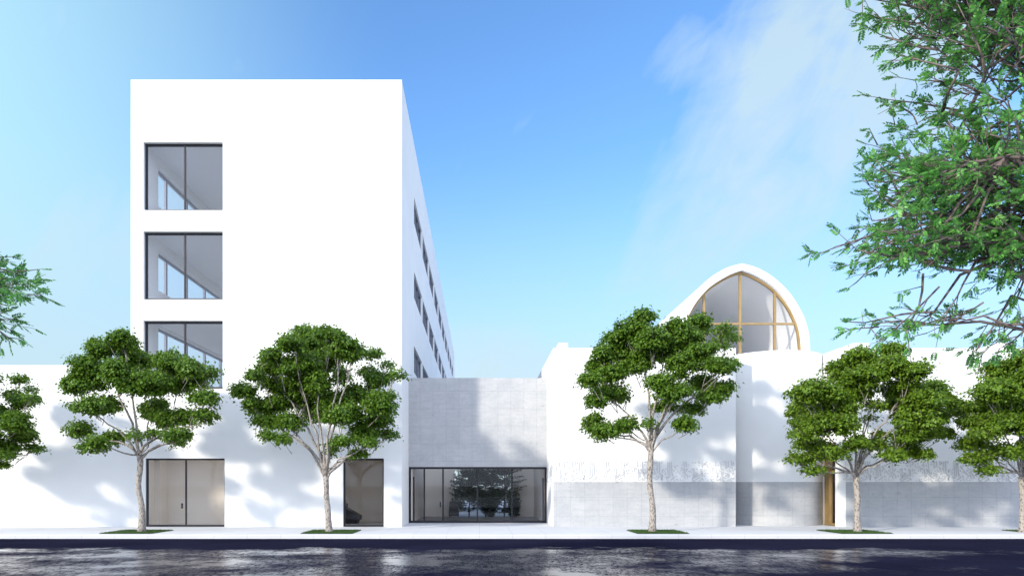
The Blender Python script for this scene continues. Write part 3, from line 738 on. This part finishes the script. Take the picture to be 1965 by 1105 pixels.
# feathery foreground trees
def feather_tree(name_loc, lobes, limbs, seed, label, nspray, height):
    rng = np.random.default_rng(seed); rnd = random.Random(seed)
    root = empty('feathery_tree', name_loc, label, 'tree', 'large feathery trees on the near side of the street')
    tr = MB(); PP, DD, NN, LL = [], [], [], []
    top = Vector((0, 0, height))
    tr.tube([Vector((0, 0, -0.1)), Vector((0.06, 0.03, 1.0)), Vector((-0.04, 0.0, height*0.7)), top], [0.26, 0.21, 0.17, 0.13], 12)
    nodes = [top]
    hub = top
    for e in limbs:
        e = Vector(e)
        pts = bez(hub-Vector((0, 0, rnd.uniform(0, 0.6))), hub+(e-hub)*0.3+Vector((0, 0, 0.5)), hub+(e-hub)*0.65+Vector((0, 0, 0.35)), e, 10)
        for i in range(1, 9): pts[i] += Vector((rnd.uniform(-1, 1), rnd.uniform(-1, 1), rnd.uniform(-1, 1)))*0.07
        tr.tube(pts, [0.075-0.0064*i for i in range(10)], 7)
        nodes += pts[3:]
    def leaf(p, d, L):
        # one pinnate leaf
        nl = 9
        up = Vector((0, 0, 1))+Vector((rnd.gauss(0, .5), rnd.gauss(0, .5), rnd.gauss(0, .3)))
        s = d.cross(up)
        if s.length < 1e-3: return
        s.normalize(); u = s.cross(d).normalized()
        tr.tube([p, p+d*L*0.5-u*L*0.03, p+d*L*0.92-u*L*0.1], [0.0028, 0.002, 0.0012], 3)
        for i in range(nl):
            t = 0.22+0.78*(i//2)/(nl//2); sd = 1 if i % 2 else -1
            if i == nl-1: dd = d; 
            else: dd = (s*sd*0.85+d*0.75-u*0.15).normalized()
            b = p+d*L*t*0.92-u*L*0.1*t*t
            PP.append(b); DD.append(dd); NN.append(u+Vector((rnd.gauss(0, .25), rnd.gauss(0, .25), rnd.gauss(0, .25)))); LL.append(L*0.36*(1.15-0.45*abs(t-0.45)))
    def spray(tip, outd, size, dense=1.0):
        b = tip-outd*size
        bend = Vector((rnd.uniform(-1, 1), rnd.uniform(-1, 1), rnd.uniform(-1, 1)))*0.07*size
        m = b.lerp(tip, 0.5)+bend
        r0 = rnd.uniform(0.008, 0.019)
        tr.tube([b, b.lerp(m, .5)+bend*.3, m, m.lerp(tip, .5), tip], [r0, r0*.9, r0*.75, r0*.55, r0*.3], 5)
        nt_ = rnd.randint(3, 6)
        for j in range(nt_):
            t = 0.2+0.8*j/(nt_-1)
            p = b.lerp(m, t*2) if t < .5 else m.lerp(tip, t*2-1)
            dv = (outd+Vector((rnd.gauss(0, .5), rnd.gauss(0, .5), rnd.gauss(0, .42)))).normalized()
            L = size*rnd.uniform(0.25, 0.5)
            e = p+dv*L
            r1 = rnd.uniform(0.004, 0.009)
            tr.tube([p, p.lerp(e, .5)+Vector((0, 0, rnd.uniform(-.02, .02))), e], [r1, r1*.8, r1*.45], 4)
            for q in range(rnd.randint(2, 5)):
                if rnd.random() > dense: continue
                s_ = rnd.uniform(0.35, 1.0)
                ld = (dv+Vector((rnd.gauss(0, .6), rnd.gauss(0, .6), rnd.gauss(-.08, .5)))).normalized()
                leaf(p.lerp(e, s_), ld, rnd.uniform(0.11, 0.19))
        return b
    for (c, rr, frac, dens) in lobes:
        c = Vector(c); rr = Vector(rr)
        for _ in range(int(nspray*frac)):
            while True:
                u = Vector((rnd.uniform(-1, 1), rnd.uniform(-1, 1), rnd.uniform(-1, 1)))
                l = u.length
                if not (0.25 < l <= 1): continue
                n = mnoise.noise(Vector((u.x*1.7, u.y*1.7, u.z*1.9))/max(l, .3)+Vector((seed, 0, 0)))
                if l < 0.86+0.42*n: break
            tip = c+Vector((u.x*rr.x, u.y*rr.y, u.z*rr.z))
            hubc = Vector((0, 0, height+0.4))
            od = ((tip-hubc).normalized()*0.9+u.normalized()*0.5+Vector((rnd.gauss(0, .33), rnd.gauss(0, .33), rnd.gauss(0, .26)))).normalized()
            sz = rnd.uniform(0.5, 0.95)
            b = spray(tip, od, sz, dens)
            if rnd.random() < 0.42:
                q = min(nodes, key=lambda z: (z-b).length)
                if (q-b).length > 0.1:
                    m = q.lerp(b, .5)+Vector((rnd.uniform(-.1, .1), rnd.uniform(-.1, .1), rnd.uniform(-.05, .15)))
                    tr.tube([q, m, b], [0.024, 0.018, 0.012], 5)
    tr.build('trunk', M['bark_front'], root, smooth=True)
    n = len(PP); L = np.array(LL); P_ = np.array([tuple(p) for p in PP]); D_ = np.array([tuple(p) for p in DD]); N_ = unit(np.array([tuple(p) for p in NN]))
    link('crown', leaf_mesh('crown', P_, D_, N_, L, L*0.5, 0.2), M['leaf_front'], root)
    return root
fr = feather_tree((7.75, 9.0, 0), [((0.3, 0, 7.1), (3.3, 2.5, 2.9), 0.26, 0.85), ((-1.35, 0, 5.15), (1.95, 1.8, 1.12), 0.29, 0.88), ((-1.4, 0, 7.95), (2.0, 1.5, 1.3), 0.19, 0.75), ((-1.85, -0.1, 4.42), (1.9, 1.0, 0.36), 0.06, 0.85), ((-2.3, 0.2, 3.55), (1.1, 0.5, 0.13), 0.016, 0.6), ((-1.35, 0.3, 3.3), (0.4, 0.4, 0.10), 0.005, 0.9)],
    [(-1.7, 0, 8.0), (-1.9, 0.4, 6.3), (-1.8, -0.6, 5.3), (-1.3, 0.2, 4.4), (-1.4, 0.9, 9.3), (-1.2, -1.0, 7.4), (0.8, 1.5, 8.6), (2.2, 0, 8.0), (2.3, 0.8, 6.0), (1.2, -1.8, 6.6), (0, 0, 9.8), (-0.9, 0.2, 3.5)],
    5, 'large foreground tree with feathery leaves and bare grey twigs filling the upper right corner', 900, 4.2)
fl = feather_tree((-9.7, 9.0, 0), [((0, 0, 6.3), (2.9, 2.4, 3.0), 0.80, 0.95), ((2.95, 0, 3.95), (1.75, 0.9, 0.75), 0.30, 0.9)],
    [(2.4, 0, 4.0), (3.0, 0.1, 3.8), (2.0, 1.0, 6.2), (1.5, -1.0, 7.6), (-2.2, 0.3, 6.5), (-1.4, 1.5, 7.5), (-1.5, -1.4, 5.6), (0, 0, 8.6)],
    8, 'feathery tree reaching a few sprays in from the left edge above the low white wall', 420, 3.6)

# ------------------------------------------------------------------ inside and behind the pavilion
def whorl_tree(loc, h, rmax, seed, label, name='indoor_tree', cat='tree', group='slim trees inside the glass pavilion', low=0.12):
    rng = np.random.default_rng(seed); rnd = random.Random(seed)
    root = empty(name, loc, label, cat, group)
    tr = MB().tube([Vector((0, 0, 0)), Vector((0.02, 0, h*.4)), Vector((-0.01, 0.01, h))], [0.038, 0.03, 0.008], 7)
    PP, DD, NN, LL = [], [], [], []
    z = h*low
    while z < h*0.98:
        t = z/h; L = rmax*(0.55+0.45*math.sin(math.pi*min(1, t*1.1)))*rnd.uniform(0.75, 1.1)
        for j in range(rnd.randint(4, 6)):
            a = rnd.uniform(0, 6.283); d = Vector((math.cos(a), math.sin(a), rnd.uniform(0.0, 0.3)))
            p0 = Vector((0, 0, z)); p1 = p0+d*L*0.55; p2 = p0+d*L+Vector((0, 0, 0.06))
            tr.tube([p0, p1, p2], [0.009, 0.006, 0.003], 4)
            for q in range(15):
                s = 0.25+0.75*q/14; b = p0.lerp(p1, s/.55) if s < .55 else p1.lerp(p2, (s-.55)/.45)
                for w in range(5):
                    PP.append(tuple(b+Vector((rnd.gauss(0, .03), rnd.gauss(0, .03), rnd.gauss(0.01, .025)))))
                    DD.append((d.x+rnd.gauss(0, .8), d.y+rnd.gauss(0, .8), rnd.gauss(0.1, .4))); NN.append((rnd.gauss(0, .4), rnd.gauss(0, .4), 1)); LL.append(rnd.uniform(0.06, 0.12))
        z += rnd.uniform(0.07, 0.12)*max(1, h/2.4)
    tr.build('trunk', M['bark_front'], root)
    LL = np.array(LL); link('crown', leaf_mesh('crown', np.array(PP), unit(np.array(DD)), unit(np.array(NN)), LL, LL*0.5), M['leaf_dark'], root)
whorl_tree((-0.52, 37.1, 0.012), 2.33, 0.95, 1, 'slim dark leaved tree inside the glass pavilion beside the black cabinet')
whorl_tree((0.30, 37.2, 0.012), 2.33, 0.9, 2, 'slim dark leaved tree in the middle of the pavilion opening, behind a shrub')
whorl_tree((1.24, 37.1, 0.012), 4.2, 1.05, 3, 'tallest slim tree, reddish stem, right side inside the glass pavilion', low=0.05)
whorl_tree((0.48, 36.8, 0.012), 0.85, 0.45, 4, 'round leafy shrub at the foot of the middle pavilion tree', 'shrub', 'shrub', 'shrubs inside the pavilion', 0.05)
whorl_tree((1.72, 36.9, 0.012), 0.95, 0.35, 5, 'smaller leafy shrub at the right end of the pavilion opening', 'shrub', 'shrub', 'shrubs inside the pavilion', 0.05)
cab = empty('cabinet', (-1.28, 37.0, 0.012), 'black leaning cabinet standing left of the trees inside the glass pavilion', 'cabinet')
MB().poly_prism([Vector((-0.26, 0, 0.05)), Vector((0.26, 0, 0.05)), Vector((0.24, 0, 0.78)), Vector((-0.20, 0, 0.78))], (0, 0.4, 0)).build('body', M['black'], cab)
for sx in (-0.22, 0.18):
    for sy in (0.02, 0.34): MB().box(sx, sx+0.04, sy, sy+0.04, 0, 0.05).build('foot', M['frame'], cab)
# courtyard behind: two trees and a clipped hedge
for (x, y, lb) in ((-1.1, 45.0, 'leafy tree seen through the pavilion, left side of the rear opening'), (1.6, 47.5, 'leafy tree seen through the pavilion, right side of the rear opening')):
    c = copy_tree(t2); c.name = 'courtyard_tree'; c.location = (x, y, 0); c.rotation_euler.z = R(70+x*40); c.scale = (1.0, 1.0, 0.62); c['label'] = lb; c['group'] = 'trees in the rear courtyard'
    for ch in c.children:
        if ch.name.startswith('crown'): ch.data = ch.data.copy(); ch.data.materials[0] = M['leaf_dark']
rng = np.random.default_rng(9); n = 9000
p = np.stack([rng.uniform(-3, 16, n), rng.uniform(-0.5, 0.5, n), rng.uniform(0.05, 1.05, n)], 1)
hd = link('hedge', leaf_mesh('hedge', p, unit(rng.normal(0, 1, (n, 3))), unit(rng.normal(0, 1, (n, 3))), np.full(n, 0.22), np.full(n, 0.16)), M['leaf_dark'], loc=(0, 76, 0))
tag(hd, 'long dark clipped hedge far behind the pavilion opening', 'hedge')

# ------------------------------------------------------------------ light
AZ, EL = R(47), R(22)
sd = Vector((-math.sin(AZ)*math.cos(EL), -math.cos(AZ)*math.cos(EL), math.sin(EL)))
sun = bpy.data.lights.new('sun', 'SUN'); sun.energy = 2.4; sun.angle = R(3.3); sun.color = (1.0, 0.93, 0.80)
so = bpy.data.objects.new('sun', sun); COL.objects.link(so); so.rotation_euler = sd.to_track_quat('Z', 'Y').to_euler()
w = bpy.data.worlds.new('World'); scene.world = w; w.use_nodes = True
nt = w.node_tree; nt.nodes.clear()
out = nt.nodes.new('ShaderNodeOutputWorld'); bg = nt.nodes.new('ShaderNodeBackground')
sky = nt.nodes.new('ShaderNodeTexSky'); sky.sky_type = 'NISHITA'; sky.sun_disc = False
sky.sun_elevation = EL; sky.sun_rotation = R(180+47)
sky.air_density = 1.0; sky.dust_density = 0.6; sky.ozone_density = 1.0
tc = nt.nodes.new('ShaderNodeTexCoord')
sep = nt.nodes.new('ShaderNodeSeparateXYZ'); nt.links.new(tc.outputs['Generated'], sep.inputs[0])
den = math_(nt, 'MAXIMUM', sep.outputs['Y'], 0.12)
cmb = nt.nodes.new('ShaderNodeCombineXYZ')
nt.links.new(math_(nt, 'DIVIDE', sep.outputs['X'], den), cmb.inputs['X']); nt.links.new(math_(nt, 'DIVIDE', sep.outputs['Z'], den), cmb.inputs['Y'])
def sky_map(loc, ang, sx, sy):            # rotate and scale about a point of the sky
    m = nt.nodes.new('ShaderNodeMapping'); m.vector_type = 'TEXTURE'
    m.inputs['Location'].default_value = (*loc, 0); m.inputs['Rotation'].default_value = (0, 0, R(ang)); m.inputs['Scale'].default_value = (sx, sy, 1)
    nt.links.new(cmb.outputs[0], m.inputs['Vector']); return m.outputs[0]
def sky_noise(ang, sx, sy, det=9, dist=0.5, off=0):
    n = N(nt, 'ShaderNodeTexNoise', Scale=1.0, Detail=det, Roughness=0.58, Distortion=dist)
    nt.links.new(sky_map((off, off), ang, sx, sy), n.inputs['Vector']); return n.outputs['Fac']
wisps = math_(nt, 'ADD', math_(nt, 'MULTIPLY', sky_noise(58, 0.26, 0.07), 0.62), math_(nt, 'MULTIPLY', sky_noise(40, 0.11, 0.05, 8, 0.9, 3.3), 0.38))
cov = None
for (c_, ang, a_, b_, k_) in (((0.385, 0.52), 64, 0.36, 0.13, 0.80), ((0.38, 0.375), 35, 0.28, 0.10, 0.70), ((0.30, 0.575), 30, 0.10, 0.06, 0.48), ((0.03, 0.155), 0, 0.20, 0.085, 0.72), ((0.56, 0.60), 60, 0.42, 0.24, 0.85), ((-0.50, 0.32), 20, 0.30, 0.10, 0.4)):
    ln = nt.nodes.new('ShaderNodeVectorMath'); ln.operation = 'LENGTH'; nt.links.new(sky_map(c_, ang, a_, b_), ln.inputs[0])
    mr = nt.nodes.new('ShaderNodeMapRange'); mr.interpolation_type = 'SMOOTHSTEP'
    for kk, vv in (('From Min', 1.25), ('From Max', 0.0), ('To Min', 0.0), ('To Max', k_)): mr.inputs[kk].default_value = vv
    nt.links.new(ln.outputs['Value'], mr.inputs['Value'])
    cov = mr.outputs[0] if cov is None else math_(nt, 'MAXIMUM', cov, mr.outputs[0])
cov = math_(nt, 'ADD', cov, math_(nt, 'MULTIPLY', math_(nt, 'SUBTRACT', wisps, 0.5), 1.5))
cov = math_(nt, 'MULTIPLY', ramp(nt, cov, [(0.14, 0.0), (0.80, 0.80)]), math_(nt, 'GREATER_THAN', sep.outputs['Y'], 0.1))
base_sky = mix(nt, 1.0, sky.outputs[0], (0.57, 0.84, 1.12), 'MULTIPLY')
# a thin high veil on the left
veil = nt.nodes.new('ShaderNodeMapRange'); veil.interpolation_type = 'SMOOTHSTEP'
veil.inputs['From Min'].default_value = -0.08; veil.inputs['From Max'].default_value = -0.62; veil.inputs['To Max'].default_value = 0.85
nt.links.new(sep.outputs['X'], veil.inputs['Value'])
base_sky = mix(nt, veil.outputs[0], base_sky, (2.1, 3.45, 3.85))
hz = nt.nodes.new('ShaderNodeMapRange'); hz.interpolation_type = 'SMOOTHSTEP'       # paler towards the horizon
for kk, vv in (('From Min', 0.42), ('From Max', 0.06), ('To Min', 0.0), ('To Max', 0.85)): hz.inputs[kk].default_value = vv
nt.links.new(sep.outputs['Z'], hz.inputs['Value'])
base_sky = mix(nt, hz.outputs[0], base_sky, (2.15, 2.72, 3.05))
skyc = mix(nt, cov, base_sky, (2.3, 2.95, 3.2))
# brightness added to the unseen sky behind the viewer, lifts shaded facades
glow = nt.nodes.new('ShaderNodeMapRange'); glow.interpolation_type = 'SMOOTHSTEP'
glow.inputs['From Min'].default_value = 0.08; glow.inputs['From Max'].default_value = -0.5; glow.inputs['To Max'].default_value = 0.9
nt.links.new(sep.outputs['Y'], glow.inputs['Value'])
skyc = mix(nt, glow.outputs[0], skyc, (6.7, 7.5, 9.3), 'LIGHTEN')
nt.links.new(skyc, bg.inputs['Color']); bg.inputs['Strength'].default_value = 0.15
nt.links.new(bg.outputs[0], out.inputs['Surface'])

# ------------------------------------------------------------------ camera
cam = bpy.data.cameras.new('camera'); co = bpy.data.objects.new('camera', cam); COL.objects.link(co)
co.location = (0, 0, EYE); co.rotation_euler = (R(90), 0, 0)
cam.sensor_width = 36; cam.lens = F/1965*36; cam.shift_x = (982.5-VX)/1965; cam.shift_y = (VY-552.5)/1965
cam.clip_end = 3000; scene.camera = co
scene.view_settings.view_transform = 'Standard'; scene.view_settings.look = 'None'; scene.view_settings.gamma = 1
scene.view_settings.exposure = 0.90
cy = scene.cycles; cy.max_bounces = 10; cy.transparent_max_bounces = 24; cy.diffuse_bounces = 6
scene.render.film_transparent = False
try: cy.use_denoising = True
except Exception: pass
